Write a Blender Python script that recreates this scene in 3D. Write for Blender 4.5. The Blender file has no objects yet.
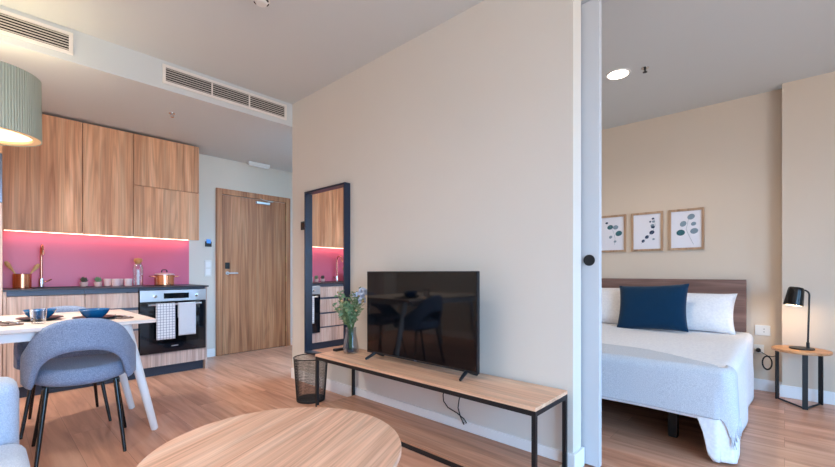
import bpy, bmesh, math, random
from mathutils import Vector, Matrix
random.seed(7)
PI = math.pi
S = bpy.context.scene
COL = S.collection
rad = math.radians

# ------------------------------------------------------------------ materials
def new_mat(name):
    m = bpy.data.materials.new(name); m.use_nodes = True
    nt = m.node_tree
    return m, nt, nt.nodes['Principled BSDF']

def srgb(r, g, b):
    f = lambda c: (c/255/12.92) if c/255 <= .04045 else ((c/255+.055)/1.055)**2.4
    return (f(r), f(g), f(b), 1)

def plain(name, col, rough=.5, metal=0., spec=.5, var=.0, vscale=20, bump=0., bscale=200, trans=0., emit=None, estr=0., coat=0., ior=1.45):
    m, nt, b = new_mat(name)
    b.inputs['Base Color'].default_value = col
    b.inputs['Roughness'].default_value = rough
    b.inputs['Metallic'].default_value = metal
    b.inputs['Specular IOR Level'].default_value = spec
    b.inputs['Transmission Weight'].default_value = trans
    b.inputs['IOR'].default_value = ior
    b.inputs['Coat Weight'].default_value = coat
    if emit:
        b.inputs['Emission Color'].default_value = emit
        b.inputs['Emission Strength'].default_value = estr
    N = nt.nodes; L = nt.links
    if var or bump:
        tc = N.new('ShaderNodeTexCoord')
    if var:
        no = N.new('ShaderNodeTexNoise'); no.inputs['Scale'].default_value = vscale; no.inputs['Detail'].default_value = 4
        L.new(tc.outputs['Object'], no.inputs['Vector'])
        mx = N.new('ShaderNodeMix'); mx.data_type = 'RGBA'
        mx.inputs['A'].default_value = tuple(c*(1-var) for c in col[:3])+(1,)
        mx.inputs['B'].default_value = tuple(min(1, c*(1+var)) for c in col[:3])+(1,)
        L.new(no.outputs['Fac'], mx.inputs['Factor']); L.new(mx.outputs['Result'], b.inputs['Base Color'])
    if bump:
        n2 = N.new('ShaderNodeTexNoise'); n2.inputs['Scale'].default_value = bscale; n2.inputs['Detail'].default_value = 3
        L.new(tc.outputs['Object'], n2.inputs['Vector'])
        bp = N.new('ShaderNodeBump'); bp.inputs['Strength'].default_value = bump; bp.inputs['Distance'].default_value = .01
        L.new(n2.outputs['Fac'], bp.inputs['Height']); L.new(bp.outputs['Normal'], b.inputs['Normal'])
    return m

def wood(name, dark, mid, light, axis='Z', scale=1., rough=.45, stretch=14, contrast=1., spec=.4, stave=0.):
    m, nt, b = new_mat(name); N = nt.nodes; L = nt.links
    tc = N.new('ShaderNodeTexCoord'); oi = N.new('ShaderNodeObjectInfo')
    mp = N.new('ShaderNodeMapping')
    sc = [stretch*scale]*3; sc['XYZ'.index(axis)] = .9*scale
    mp.inputs['Scale'].default_value = sc
    ml = N.new('ShaderNodeMath'); ml.operation = 'MULTIPLY'; ml.inputs[1].default_value = 37.
    L.new(oi.outputs['Random'], ml.inputs[0])
    ad = N.new('ShaderNodeVectorMath'); ad.operation = 'ADD'
    L.new(tc.outputs['Object'], mp.inputs['Vector']); L.new(mp.outputs['Vector'], ad.inputs[0]); L.new(ml.outputs[0], ad.inputs[1])
    n1 = N.new('ShaderNodeTexNoise'); n1.inputs['Scale'].default_value = 1.; n1.inputs['Detail'].default_value = 5; n1.inputs['Distortion'].default_value = .7
    L.new(ad.outputs[0], n1.inputs['Vector'])
    r1 = N.new('ShaderNodeValToRGB'); e = r1.color_ramp.elements
    e[0].position = .5-.22/contrast; e[0].color = dark; e[1].position = .5+.22/contrast; e[1].color = light
    k = e.new(.5); k.color = mid
    L.new(n1.outputs['Fac'], r1.inputs['Fac'])
    mp2 = N.new('ShaderNodeMapping'); s2 = [stretch*scale*9]*3; s2['XYZ'.index(axis)] = 2.*scale
    mp2.inputs['Scale'].default_value = s2; L.new(tc.outputs['Object'], mp2.inputs['Vector'])
    n2 = N.new('ShaderNodeTexNoise'); n2.inputs['Scale'].default_value = 1.; n2.inputs['Detail'].default_value = 3
    L.new(mp2.outputs['Vector'], n2.inputs['Vector'])
    r2 = N.new('ShaderNodeValToRGB'); r2.color_ramp.elements[0].position = .3; r2.color_ramp.elements[0].color = (.72, .70, .68, 1)
    r2.color_ramp.elements[1].position = .6; r2.color_ramp.elements[1].color = (1, 1, 1, 1)
    L.new(n2.outputs['Fac'], r2.inputs['Fac'])
    n3 = N.new('ShaderNodeTexNoise'); n3.inputs['Scale'].default_value = .42; n3.inputs['Detail'].default_value = 1.5; n3.inputs['Distortion'].default_value = .3
    L.new(ad.outputs[0], n3.inputs['Vector'])
    m3 = N.new('ShaderNodeMath'); m3.operation = 'MULTIPLY'; m3.inputs[1].default_value = 70.; L.new(n3.outputs['Fac'], m3.inputs[0])
    s3 = N.new('ShaderNodeMath'); s3.operation = 'SINE'; L.new(m3.outputs[0], s3.inputs[0])
    r3 = N.new('ShaderNodeMapRange'); r3.inputs['From Min'].default_value = -1; r3.inputs['From Max'].default_value = .2; r3.inputs['To Min'].default_value = .84; r3.inputs['To Max'].default_value = 1.; L.new(s3.outputs[0], r3.inputs['Value'])
    mg = N.new('ShaderNodeMix'); mg.data_type = 'RGBA'; mg.blend_type = 'MULTIPLY'; mg.inputs['Factor'].default_value = 1.
    L.new(r1.outputs['Color'], mg.inputs['A']); L.new(r3.outputs[0], mg.inputs['B']); r1 = mg
    mx = N.new('ShaderNodeMix'); mx.data_type = 'RGBA'; mx.blend_type = 'MULTIPLY'; mx.inputs['Factor'].default_value = .8
    L.new(mg.outputs['Result'], mx.inputs['A']); L.new(r2.outputs['Color'], mx.inputs['B'])
    out = mx.outputs['Result']
    if stave:
        sx = N.new('ShaderNodeSeparateXYZ'); L.new(tc.outputs['Object'], sx.inputs[0])
        ra = N.new('ShaderNodeMath'); ra.operation = 'ADD'; L.new(sx.outputs['Y' if axis == 'X' else 'X'], ra.inputs[0]); L.new(oi.outputs['Random'], ra.inputs[1])
        dv = N.new('ShaderNodeMath'); dv.operation = 'DIVIDE'; dv.inputs[1].default_value = stave; L.new(ra.outputs[0], dv.inputs[0])
        fl = N.new('ShaderNodeMath'); fl.operation = 'FLOOR'; L.new(dv.outputs[0], fl.inputs[0])
        wn = N.new('ShaderNodeTexWhiteNoise'); wn.noise_dimensions = '1D'; L.new(fl.outputs[0], wn.inputs['W'])
        mv = N.new('ShaderNodeMapRange'); mv.inputs['To Min'].default_value = .88; mv.inputs['To Max'].default_value = 1.1; L.new(wn.outputs['Value'], mv.inputs['Value'])
        hs = N.new('ShaderNodeHueSaturation'); L.new(mv.outputs[0], hs.inputs['Value']); L.new(out, hs.inputs['Color']); out = hs.outputs['Color']
    L.new(out, b.inputs['Base Color'])
    b.inputs['Roughness'].default_value = rough; b.inputs['Specular IOR Level'].default_value = spec
    return m

def floor_mat(name):
    m, nt, b = new_mat(name); N = nt.nodes; L = nt.links
    tc = N.new('ShaderNodeTexCoord'); sp = N.new('ShaderNodeSeparateXYZ'); cb = N.new('ShaderNodeCombineXYZ')
    L.new(tc.outputs['Object'], sp.inputs[0]); L.new(sp.outputs['Y'], cb.inputs['X']); L.new(sp.outputs['X'], cb.inputs['Y'])
    br = N.new('ShaderNodeTexBrick'); br.offset = .37; br.offset_frequency = 2; br.squash = 1
    br.inputs['Scale'].default_value = 1.; br.inputs['Brick Width'].default_value = 1.28; br.inputs['Row Height'].default_value = .19
    br.inputs['Mortar Size'].default_value = .0008; br.inputs['Mortar Smooth'].default_value = .2; br.inputs['Bias'].default_value = 0.
    br.inputs['Color1'].default_value = (0, 0, 0, 1); br.inputs['Color2'].default_value = (1, 1, 1, 1); br.inputs['Mortar'].default_value = (.5, .5, .5, 1)
    L.new(cb.outputs[0], br.inputs['Vector'])
    mp = N.new('ShaderNodeMapping'); mp.inputs['Scale'].default_value = (1.1, 13, 1)
    L.new(cb.outputs[0], mp.inputs['Vector'])
    off = N.new('ShaderNodeVectorMath'); off.operation = 'MULTIPLY_ADD'; off.inputs[1].default_value = (17, 9, 5)
    L.new(br.outputs['Color'], off.inputs[0]); L.new(mp.outputs['Vector'], off.inputs[2])
    n1 = N.new('ShaderNodeTexNoise'); n1.inputs['Scale'].default_value = 1.; n1.inputs['Detail'].default_value = 6; n1.inputs['Distortion'].default_value = .9
    L.new(off.outputs[0], n1.inputs['Vector'])
    rp = N.new('ShaderNodeValToRGB'); e = rp.color_ramp.elements
    e[0].position = .28; e[0].color = srgb(174, 120, 94); e[1].position = .74; e[1].color = srgb(228, 180, 152)
    k = e.new(.5); k.color = srgb(206, 152, 124)
    L.new(n1.outputs['Fac'], rp.inputs['Fac'])
    hs = N.new('ShaderNodeHueSaturation')
    mr = N.new('ShaderNodeMapRange'); mr.inputs['To Min'].default_value = .90; mr.inputs['To Max'].default_value = 1.08
    L.new(br.outputs['Color'], mr.inputs['Value']); L.new(mr.outputs[0], hs.inputs['Value']); L.new(rp.outputs['Color'], hs.inputs['Color'])
    mx = N.new('ShaderNodeMix'); mx.data_type = 'RGBA'; mx.inputs['B'].default_value = srgb(140, 92, 70)
    L.new(br.outputs['Fac'], mx.inputs['Factor']); L.new(hs.outputs['Color'], mx.inputs['A']); L.new(mx.outputs['Result'], b.inputs['Base Color'])
    b.inputs['Roughness'].default_value = .34; b.inputs['Specular IOR Level'].default_value = .45
    bp = N.new('ShaderNodeBump'); bp.inputs['Strength'].default_value = .08; bp.inputs['Distance'].default_value = .002
    L.new(n1.outputs['Fac'], bp.inputs['Height']); L.new(bp.outputs['Normal'], b.inputs['Normal'])
    return m

def fabric(name, a, c, scale=260, rough=.95, bump=.25):
    m, nt, b = new_mat(name); N = nt.nodes; L = nt.links
    tc = N.new('ShaderNodeTexCoord'); no = N.new('ShaderNodeTexNoise'); no.inputs['Scale'].default_value = scale; no.inputs['Detail'].default_value = 2
    L.new(tc.outputs['Object'], no.inputs['Vector'])
    mx = N.new('ShaderNodeMix'); mx.data_type = 'RGBA'; mx.inputs['A'].default_value = a; mx.inputs['B'].default_value = c
    mr = N.new('ShaderNodeMapRange'); mr.inputs['From Min'].default_value = .35; mr.inputs['From Max'].default_value = .65
    L.new(no.outputs['Fac'], mr.inputs['Value']); L.new(mr.outputs[0], mx.inputs['Factor']); L.new(mx.outputs['Result'], b.inputs['Base Color'])
    b.inputs['Roughness'].default_value = rough; b.inputs['Specular IOR Level'].default_value = .15
    b.inputs['Sheen Weight'].default_value = .15
    bp = N.new('ShaderNodeBump'); bp.inputs['Strength'].default_value = bump; bp.inputs['Distance'].default_value = .003
    L.new(no.outputs['Fac'], bp.inputs['Height']); L.new(bp.outputs['Normal'], b.inputs['Normal'])
    return m

def grid_cloth(name, base, line, sx=.026, frac=.13):
    m, nt, b = new_mat(name); N = nt.nodes; L = nt.links
    tc = N.new('ShaderNodeTexCoord'); sp = N.new('ShaderNodeSeparateXYZ'); L.new(tc.outputs['Object'], sp.inputs[0])
    outs = []
    for ax in ('X', 'Z'):
        d = N.new('ShaderNodeMath'); d.operation = 'DIVIDE'; d.inputs[1].default_value = sx; L.new(sp.outputs[ax], d.inputs[0])
        f = N.new('ShaderNodeMath'); f.operation = 'FRACT'; L.new(d.outputs[0], f.inputs[0])
        c = N.new('ShaderNodeMath'); c.operation = 'LESS_THAN'; c.inputs[1].default_value = frac; L.new(f.outputs[0], c.inputs[0]); outs.append(c)
    mm = N.new('ShaderNodeMath'); mm.operation = 'MAXIMUM'; L.new(outs[0].outputs[0], mm.inputs[0]); L.new(outs[1].outputs[0], mm.inputs[1])
    mx = N.new('ShaderNodeMix'); mx.data_type = 'RGBA'; mx.inputs['A'].default_value = base; mx.inputs['B'].default_value = line
    L.new(mm.outputs[0], mx.inputs['Factor']); L.new(mx.outputs['Result'], b.inputs['Base Color'])
    b.inputs['Roughness'].default_value = .95; b.inputs['Specular IOR Level'].default_value = .1
    return m

def clear_pane(name):
    m = bpy.data.materials.new(name); m.use_nodes = True; nt = m.node_tree; N = nt.nodes; L = nt.links
    N.remove(N['Principled BSDF']); o = N['Material Output']
    t = N.new('ShaderNodeBsdfTransparent'); g = N.new('ShaderNodeBsdfGlossy'); g.inputs['Roughness'].default_value = .02
    mx = N.new('ShaderNodeMixShader'); mx.inputs[0].default_value = .06
    L.new(t.outputs[0], mx.inputs[1]); L.new(g.outputs[0], mx.inputs[2]); L.new(mx.outputs[0], o.inputs['Surface'])
    return m

def thin_glass(name, tint=(1, 1, 1, 1), refl=.25):
    m = bpy.data.materials.new(name); m.use_nodes = True; nt = m.node_tree; N = nt.nodes; L = nt.links
    N.remove(N['Principled BSDF']); o = N['Material Output']
    t = N.new('ShaderNodeBsdfTransparent'); t.inputs['Color'].default_value = tint
    g = N.new('ShaderNodeBsdfGlossy'); g.inputs['Roughness'].default_value = .03
    lw = N.new('ShaderNodeLayerWeight'); lw.inputs['Blend'].default_value = refl
    mx = N.new('ShaderNodeMixShader')
    L.new(lw.outputs['Facing'], mx.inputs[0]); L.new(t.outputs[0], mx.inputs[1]); L.new(g.outputs[0], mx.inputs[2]); L.new(mx.outputs[0], o.inputs['Surface'])
    return m

WALL = srgb(219, 213, 204)
M = {}
M['wall'] = plain('wall paint', WALL, .9, spec=.2, var=.015, vscale=3, bump=.03, bscale=300)
M['bedwall'] = plain('bedroom wall paint', srgb(216, 200, 182), .9, spec=.2, var=.015, vscale=3)
M['ceil'] = plain('ceiling paint', srgb(208, 212, 213), .95, spec=.1, var=.01, vscale=2)
M['white'] = plain('white lacquer', srgb(238, 238, 238), .45)
M['offwhite'] = plain('white plastic', srgb(226, 225, 222), .4)
M['floor'] = floor_mat('laminate floor')
M['kitchen'] = wood('walnut veneer upright', srgb(186, 126, 90), srgb(226, 170, 130), srgb(242, 196, 158), 'Z', 1., .5, stretch=20, contrast=.9, stave=.085)
M['base_wood_daylit'] = wood('daylight tinted walnut veneer', srgb(180, 150, 136), srgb(204, 178, 166), srgb(216, 196, 186), 'Z', 1.2, .5, stretch=20, stave=.085)  # same veneer as the wall cabinets, bluish daylight put into the colour
M['door_wood'] = wood('entrance door veneer', srgb(146, 94, 64), srgb(190, 132, 94), srgb(212, 160, 120), 'Z', .8, .45, stretch=20, contrast=.9, stave=.12)
M['bench_wood'] = wood('light oak board', srgb(218, 164, 130), srgb(238, 190, 156), srgb(248, 210, 180), 'Y', 1., .34, contrast=.8)
M['table_oak'] = wood('light oak tabletop', srgb(214, 162, 134), srgb(234, 188, 160), srgb(244, 208, 184), 'X', 1., .36, contrast=.75)
M['dining_top'] = wood('whitened oak', srgb(226, 204, 192), srgb(236, 220, 210), srgb(242, 230, 222), 'X', 1., .35)
M['headboard'] = wood('greyed walnut board', srgb(110, 78, 70), srgb(136, 104, 94), srgb(156, 124, 114), 'Y', .9, .5)
M['frame_oak'] = wood('pale oak moulding', srgb(160, 126, 98), srgb(188, 154, 124), srgb(204, 172, 142), 'Z', 1.5, .5)
M['night_oak'] = wood('warm oak round', srgb(176, 118, 76), srgb(204, 148, 102), srgb(220, 170, 124), 'Y', 1.5, .4)
M['spoon'] = wood('beech wood', srgb(196, 140, 84), srgb(218, 166, 108), srgb(230, 184, 130), 'Z', 3, .5)
M['black'] = plain('black powder coat', srgb(24, 25, 28), .45)
M['blackgloss'] = plain('black gloss metal', srgb(16, 16, 18), .25)
M['mirror_frame'] = plain('dark navy metal', srgb(34, 46, 66), .28)
M['worktop'] = plain('graphite worktop', srgb(40, 42, 50), .35, var=.1, vscale=120)
M['plinth'] = plain('dark plinth', srgb(42, 50, 66), .5)
M['gola'] = plain('grey aluminium profile', srgb(78, 85, 100), .4, metal=.2)
M['steel'] = plain('brushed steel', srgb(200, 203, 208), .28, metal=.9)
M['chrome'] = plain('chrome', srgb(220, 220, 222), .12, metal=1)
M['copper'] = plain('polished copper', srgb(226, 150, 112), .2, metal=1)
M['copper2'] = plain('copper tap', srgb(216, 160, 136), .25, metal=1)
M['ovenglass'] = plain('black oven glass', srgb(14, 20, 28), .06, spec=.7)
M['screen'] = plain('television screen', srgb(6, 9, 14), .05, spec=.4)
M['bezel'] = plain('television casing', srgb(20, 24, 30), .35)
M['pink'] = plain('pink back painted glass', srgb(220, 116, 144), .3, spec=.35)
M['mirror'] = plain('mirror silver', (.9, .91, .92, 1), .015, metal=1)
M['chair'] = fabric('blue grey upholstery', srgb(110, 124, 150), srgb(150, 164, 190), 240)
M['sofa'] = fabric('pale blue grey upholstery', srgb(166, 178, 198), srgb(192, 202, 218), 300)
M['linen'] = fabric('white bed linen', srgb(226, 227, 232), srgb(236, 237, 240), 60, bump=.05)
M['pillow'] = fabric('white pillow cotton', srgb(230, 230, 234), srgb(240, 240, 242), 60, bump=.05)
M['throw'] = fabric('pale grey woven throw', srgb(184, 190, 200), srgb(210, 215, 222), 240, bump=.3)
M['teal'] = fabric('teal woven cotton', srgb(3, 38, 66), srgb(8, 56, 88), 320)
M['mattress'] = fabric('mattress ticking', srgb(210, 210, 210), srgb(225, 225, 225), 100)
M['bedbase'] = fabric('dark bed base fabric', srgb(36, 34, 36), srgb(48, 46, 48), 200)
M['towel_grid'] = grid_cloth('checked tea towel', srgb(226, 226, 230), srgb(104, 112, 136))
M['towel_plain'] = fabric('pale tea towel', srgb(196, 198, 206), srgb(214, 216, 222), 300)
M['shade'] = plain('pleated green shade', srgb(180, 187, 172), .9, spec=.1)
M['diffuser'] = plain('opal diffuser', srgb(250, 236, 206), .6, emit=srgb(255, 226, 178), estr=1.1)
M['led'] = plain('led tape', srgb(255, 235, 215), .5, emit=srgb(255, 200, 175), estr=7.)
M['downlight'] = plain('downlight lens', srgb(255, 250, 240), .5, emit=srgb(255, 238, 212), estr=9.)
M['bulb'] = plain('lamp bulb', srgb(255, 244, 220), .5, emit=srgb(255, 226, 176), estr=5.)
M['bowl'] = plain('blue glazed ceramic', srgb(18, 92, 146), .2, spec=.6)
M['plate'] = plain('dark glazed ceramic', srgb(22, 30, 36), .3)
M['plate2'] = plain('stone glazed ceramic', srgb(150, 132, 116), .4)
M['napkin'] = fabric('brown linen napkin', srgb(96, 74, 66), srgb(130, 106, 94), 200)
M['glass'] = thin_glass('clear tumbler glass', (.97, .98, .99, 1), .4)
M['vaseglass'] = thin_glass('smoky vase glass', (.83, .86, .90, 1), .35)
M['water'] = plain('water', (.9, .95, 1, 1), .02, trans=1, ior=1.33)
M['cork'] = plain('cork', srgb(206, 142, 92), .9, var=.2, vscale=300)
M['leaf'] = plain('green foliage', srgb(110, 142, 104), .7, var=.3, vscale=40)
M['leaf2'] = plain('pale sage foliage', srgb(142, 160, 120), .7, var=.25, vscale=40)
M['stem'] = plain('green stem', srgb(92, 118, 70), .7)
M['blossom'] = plain('pale blue petals', srgb(196, 208, 230), .8, var=.1, vscale=60)
M['straw'] = plain('dried straw blossom', srgb(190, 160, 120), .9, var=.2, vscale=60)
M['succulent'] = plain('dusky succulent', srgb(84, 84, 70), .8, var=.3, vscale=200)
M['pot'] = plain('blush ceramic pot', srgb(224, 186, 182), .5)
M['paper'] = plain('white paper', srgb(228, 228, 236), .8)
M['inkteal'] = plain('teal ink', srgb(58, 104, 112), .9, var=.3, vscale=60)
M['inkgrey'] = plain('blue grey ink', srgb(130, 150, 164), .9, var=.2, vscale=60)
M['inkdark'] = plain('navy ink', srgb(46, 62, 92), .9, var=.3, vscale=60)
M['vent'] = plain('white vent enamel', srgb(232, 226, 220), .4)
M['dark'] = plain('dark void', srgb(30, 28, 28), .9)
M['slat'] = plain('vent slat', srgb(190, 184, 178), .5)
M['screenblue'] = plain('blue display', srgb(60, 120, 190), .3, emit=srgb(70, 130, 210), estr=.5)
M['brass'] = plain('aged brass', srgb(190, 160, 110), .35, metal=1)
M['cable'] = plain('black cable', srgb(18, 18, 20), .6)
M['slide'] = plain('sliding door lacquer', srgb(200, 203, 208), .5)
M['pane'] = clear_pane('window pane')
M['tall_grey'] = plain('grey appliance steel', srgb(120, 126, 140), .3, metal=.6)

# pleats of the lamp shade
def pleat(m, n=110):
    nt = m.node_tree; N = nt.nodes; L = nt.links; b = N['Principled BSDF']
    tc = N.new('ShaderNodeTexCoord'); sp = N.new('ShaderNodeSeparateXYZ'); L.new(tc.outputs['Object'], sp.inputs[0])
    at = N.new('ShaderNodeMath'); at.operation = 'ARCTAN2'; L.new(sp.outputs['Y'], at.inputs[0]); L.new(sp.outputs['X'], at.inputs[1])
    mu = N.new('ShaderNodeMath'); mu.operation = 'MULTIPLY'; mu.inputs[1].default_value = n; L.new(at.outputs[0], mu.inputs[0])
    si = N.new('ShaderNodeMath'); si.operation = 'SINE'; L.new(mu.outputs[0], si.inputs[0])
    bp = N.new('ShaderNodeBump'); bp.inputs['Strength'].default_value = .6; bp.inputs['Distance'].default_value = .004
    L.new(si.outputs[0], bp.inputs['Height']); L.new(bp.outputs['Normal'], b.inputs['Normal'])
pleat(M['shade'])

# ------------------------------------------------------------------ mesh helpers
def merge(bm, t):
    me = bpy.data.meshes.new('tmp'); t.to_mesh(me); bm.from_mesh(me); bpy.data.meshes.remove(me); t.free()

def bx(bm, x0, x1, y0, y1, z0, z1, bev=0., seg=2, rot=None, piv=None):
    t = bmesh.new(); bmesh.ops.create_cube(t, size=1)
    bmesh.ops.scale(t, vec=(x1-x0, y1-y0, z1-z0), verts=t.verts)
    if bev: bmesh.ops.bevel(t, geom=list(t.edges), offset=bev, segments=seg, profile=.5, affect='EDGES')
    bmesh.ops.translate(t, vec=((x0+x1)/2, (y0+y1)/2, (z0+z1)/2), verts=t.verts)
    if rot is not None: bmesh.ops.rotate(t, cent=piv or (0, 0, 0), matrix=rot, verts=t.verts)
    merge(bm, t); return bm

def tube(bm, pts, r, n=10, caps=True):
    pts = [Vector(p) for p in pts]; k = len(pts)
    rs = r if isinstance(r, (list, tuple)) else [r]*k
    rings = []; nrm = None
    for i, p in enumerate(pts):
        d = (pts[min(i+1, k-1)]-pts[max(i-1, 0)]).normalized()
        if nrm is None:
            a = Vector((0, 0, 1)) if abs(d.z) < .9 else Vector((1, 0, 0)); nrm = d.cross(a).normalized()
        else:
            nrm = (nrm-d*nrm.dot(d)).normalized()
        bn = d.cross(nrm)
        rings.append([bm.verts.new(p+(nrm*math.cos(2*PI*j/n)+bn*math.sin(2*PI*j/n))*rs[i]) for j in range(n)])
    for i in range(k-1):
        for j in range(n):
            bm.faces.new((rings[i][j], rings[i][(j+1) % n], rings[i+1][(j+1) % n], rings[i+1][j]))
    if caps:
        bm.faces.new(list(reversed(rings[0]))); bm.faces.new(rings[-1])
    return bm

def lathe(bm, prof, n=40, c=(0, 0, 0), close=True):
    rings = []
    for r, z in prof:
        if r < 1e-6: rings.append([bm.verts.new((c[0], c[1], c[2]+z))])
        else: rings.append([bm.verts.new((c[0]+r*math.cos(2*PI*j/n), c[1]+r*math.sin(2*PI*j/n), c[2]+z)) for j in range(n)])
    for a, b in zip(rings, rings[1:]):
        for j in range(n):
            q = (j+1) % n
            f = []
            if len(a) == 1 and len(b) == 1: continue
            if len(a) == 1: f = (a[0], b[q], b[j])
            elif len(b) == 1: f = (a[j], a[q], b[0])
            else: f = (a[j], a[q], b[q], b[j])
            bm.faces.new(f)
    return bm

def disc(bm, r, z0, z1, n=48, c=(0, 0, 0), bev=0.):
    if bev: p = [(0, z0), (r-bev, z0), (r-bev*.3, z0+bev*.3), (r, z0+bev), (r, z1-bev), (r-bev*.3, z1-bev*.3), (r-bev, z1), (0, z1)]
    else: p = [(0, z0), (r, z0), (r, z1), (0, z1)]
    return lathe(bm, p, n, c)

def ball(bm, c, r, sub=2, sc=(1, 1, 1)):
    t = bmesh.new(); bmesh.ops.create_icosphere(t, subdivisions=sub, radius=r)
    bmesh.ops.scale(t, vec=sc, verts=t.verts); bmesh.ops.translate(t, vec=c, verts=t.verts); merge(bm, t); return bm

def prism(bm, out, z0, z1, bev=0.):
    t = bmesh.new(); v = [t.verts.new((x, y, z0)) for x, y in out]; f = t.faces.new(v)
    r = bmesh.ops.extrude_face_region(t, geom=[f]); vs = [g for g in r['geom'] if isinstance(g, bmesh.types.BMVert)]
    bmesh.ops.translate(t, vec=(0, 0, z1-z0), verts=vs)
    bmesh.ops.recalc_face_normals(t, faces=t.faces)
    if bev:
        es = [e for e in t.edges if abs(e.verts[0].co.z-e.verts[1].co.z) < 1e-6]
        bmesh.ops.bevel(t, geom=es, offset=bev, segments=2, profile=.5, affect='EDGES')
    merge(bm, t); return bm

def rrect(hx, hy, r, n=8, c=(0, 0)):
    o = []
    for cx, cy, a0 in ((hx-r, hy-r, 0), (-hx+r, hy-r, 90), (-hx+r, -hy+r, 180), (hx-r, -hy+r, 270)):
        for i in range(n+1):
            a = rad(a0+90*i/n); o.append((c[0]+cx+r*math.cos(a), c[1]+cy+r*math.sin(a)))
    return o

def obj(name, bm, mat, parent=None, loc=None, rot=None, flat=False, sharp=38, norm=True):
    if norm: bmesh.ops.recalc_face_normals(bm, faces=bm.faces)
    if not flat:
        for f in bm.faces: f.smooth = True
        for e in bm.edges:
            if len(e.link_faces) == 2 and e.calc_face_angle(0) > rad(sharp): e.smooth = False
    me = bpy.data.meshes.new(name); bm.to_mesh(me); bm.free()
    me.materials.append(M[mat] if isinstance(mat, str) else mat)
    o = bpy.data.objects.new(name, me); COL.objects.link(o)
    if parent: o.parent = parent
    if loc: o.location = loc
    if rot: o.rotation_euler = rot
    if not flat and len(me.polygons) < 3000:
        wn = o.modifiers.new('weighted_normal', 'WEIGHTED_NORMAL'); wn.keep_sharp = True; wn.weight = 90
    return o

def B(): return bmesh.new()
def tag(o, label, cat, group=None):
    o['label'] = label; o['category'] = cat
    if group: o['group'] = group
    return o
def thing(name, label, cat, loc=(0, 0, 0), rotz=0., group=None):
    o = bpy.data.objects.new(name, None); COL.objects.link(o); o.empty_display_size = .1
    o.location = loc; o.rotation_euler = (0, 0, rotz); return tag(o, label, cat, group)
def struct(o):
    o['kind'] = 'structure'; return o
def dup(root, loc, rotz, label):
    r = root.copy(); COL.objects.link(r); r.location = loc; r.rotation_euler = (0, 0, rotz); r['label'] = label
    for ch in list(root.children):
        c = ch.copy(); COL.objects.link(c); c.parent = r
        for g in list(ch.children):
            d = g.copy(); COL.objects.link(d); d.parent = c
    return r
def subsurf(o, lv=2):
    m = o.modifiers.new('subsurf', 'SUBSURF'); m.levels = lv; m.render_levels = lv; return o
def box(name, mat, a, parent=None, bev=0., **k):
    return obj(name, bx(B(), *a, bev=bev), mat, parent, **k)

# ------------------------------------------------------------------ shell
XT, XT2 = 2.07, 2.18          # partition faces
YE = 3.58                     # far end of partition, bulkhead face
YD = 5.21                     # entrance wall
XL, YF = -1.35, -2.8          # left wall, facade
XB = 4.65                     # headboard wall
ZL, ZK, ZB = 2.70, 2.475, 2.62
struct(box('floor', 'floor', (XL-.1, XB+.1, YF-.2, YD+.1, -.12, 0)))
struct(box('ceiling', 'ceil', (XL-.1, XT2, YF-.2, YE, ZL, ZL+.15)))
b = bx(B(), XL-.1, 3.5, YE, YD+.1, ZK, ZL+.15)
struct(obj('ceiling_kitchen', b, 'ceil'))
struct(box('ceiling_bedroom', 'ceil', (XT2, XB+.1, YF-.2, 2.5, ZB, ZB+.23)))
# partition with opening header
struct(box('wall_partition', 'wall', (XT, XT2, .807, YE, 0, ZL)))
struct(box('wall_header', 'wall', (XT, XT2, YF, .807, 2.5, ZL)))
struct(box('wall_back', 'wall', (XL-.1, 3.5, YD, YD+.1, 0, ZK)))
struct(box('wall_left', 'wall', (XL-.1, XL, YF-.2, YD, 0, ZL)))
struct(box('wall_hall', 'wall', (3.4, 3.5, 2.5, YD, 0, ZK)))
struct(box('wall_bedroom', 'bedwall', (XB, XB+.1, YF-.2, 2.5, 0, ZB)))
struct(box('wall_column', 'bedwall', (4.53, XB, YF, .015, 0, ZB)))
struct(box('wall_bedroom_side', 'bedwall', (XT2, XB+.1, 2.4, 2.5, 0, ZB)))
# facade with two window openings
WN = [(-1.15, 1.75, .10, 2.40), (2.6, 3.3, .95, 2.0)]
b = B()
bx(b, XL, WN[0][0], YF-.2, YF, 0, ZL); bx(b, WN[0][1], WN[1][0], YF-.2, YF, 0, ZL); bx(b, WN[1][1], XB, YF-.2, YF, 0, ZL)
for w in WN:
    bx(b, w[0], w[1], YF-.2, YF, 0, w[2]); bx(b, w[0], w[1], YF-.2, YF, w[3], ZL)
struct(obj('wall_front', b, 'wall'))
for i, w in enumerate(WN):
    b = B(); y0, y1 = YF-.14, YF-.08
    for x in (w[0], (w[0]+w[1])/2-.03, w[1]-.06): bx(b, x, x+.06, y0, y1, w[2], w[3])
    for z in (w[2], w[3]-.06): bx(b, w[0], w[1], y0, y1, z, z+.06)
    f = struct(obj('window_%d' % (i+1), b, 'white'))
    p = obj('pane', bx(B(), w[0]+.05, w[1]-.05, YF-.113, YF-.107, w[2]+.05, w[3]-.05), 'pane', f)
# baseboards
def base(name, x0, x1, y0, y1):
    struct(box(name, 'white', (x0, x1, y0, y1, 0, .10), bev=.003))
base('baseboard_partition', XT-.015, XT, .805, YE+.0)
base('baseboard_partition_end', XT-.015, XT2+.012, .792, .807)
base('baseboard_back', 1.66, 1.945, YD-.015, YD)
base('baseboard_back_right', 2.985, 3.4, YD-.015, YD)
base('baseboard_bedroom', XB-.015, XB, .015, 2.4)
base('baseboard_column', 4.515, 4.53, YF, .03)
base('baseboard_left', XL, XL+.015, YF, YD)

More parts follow.
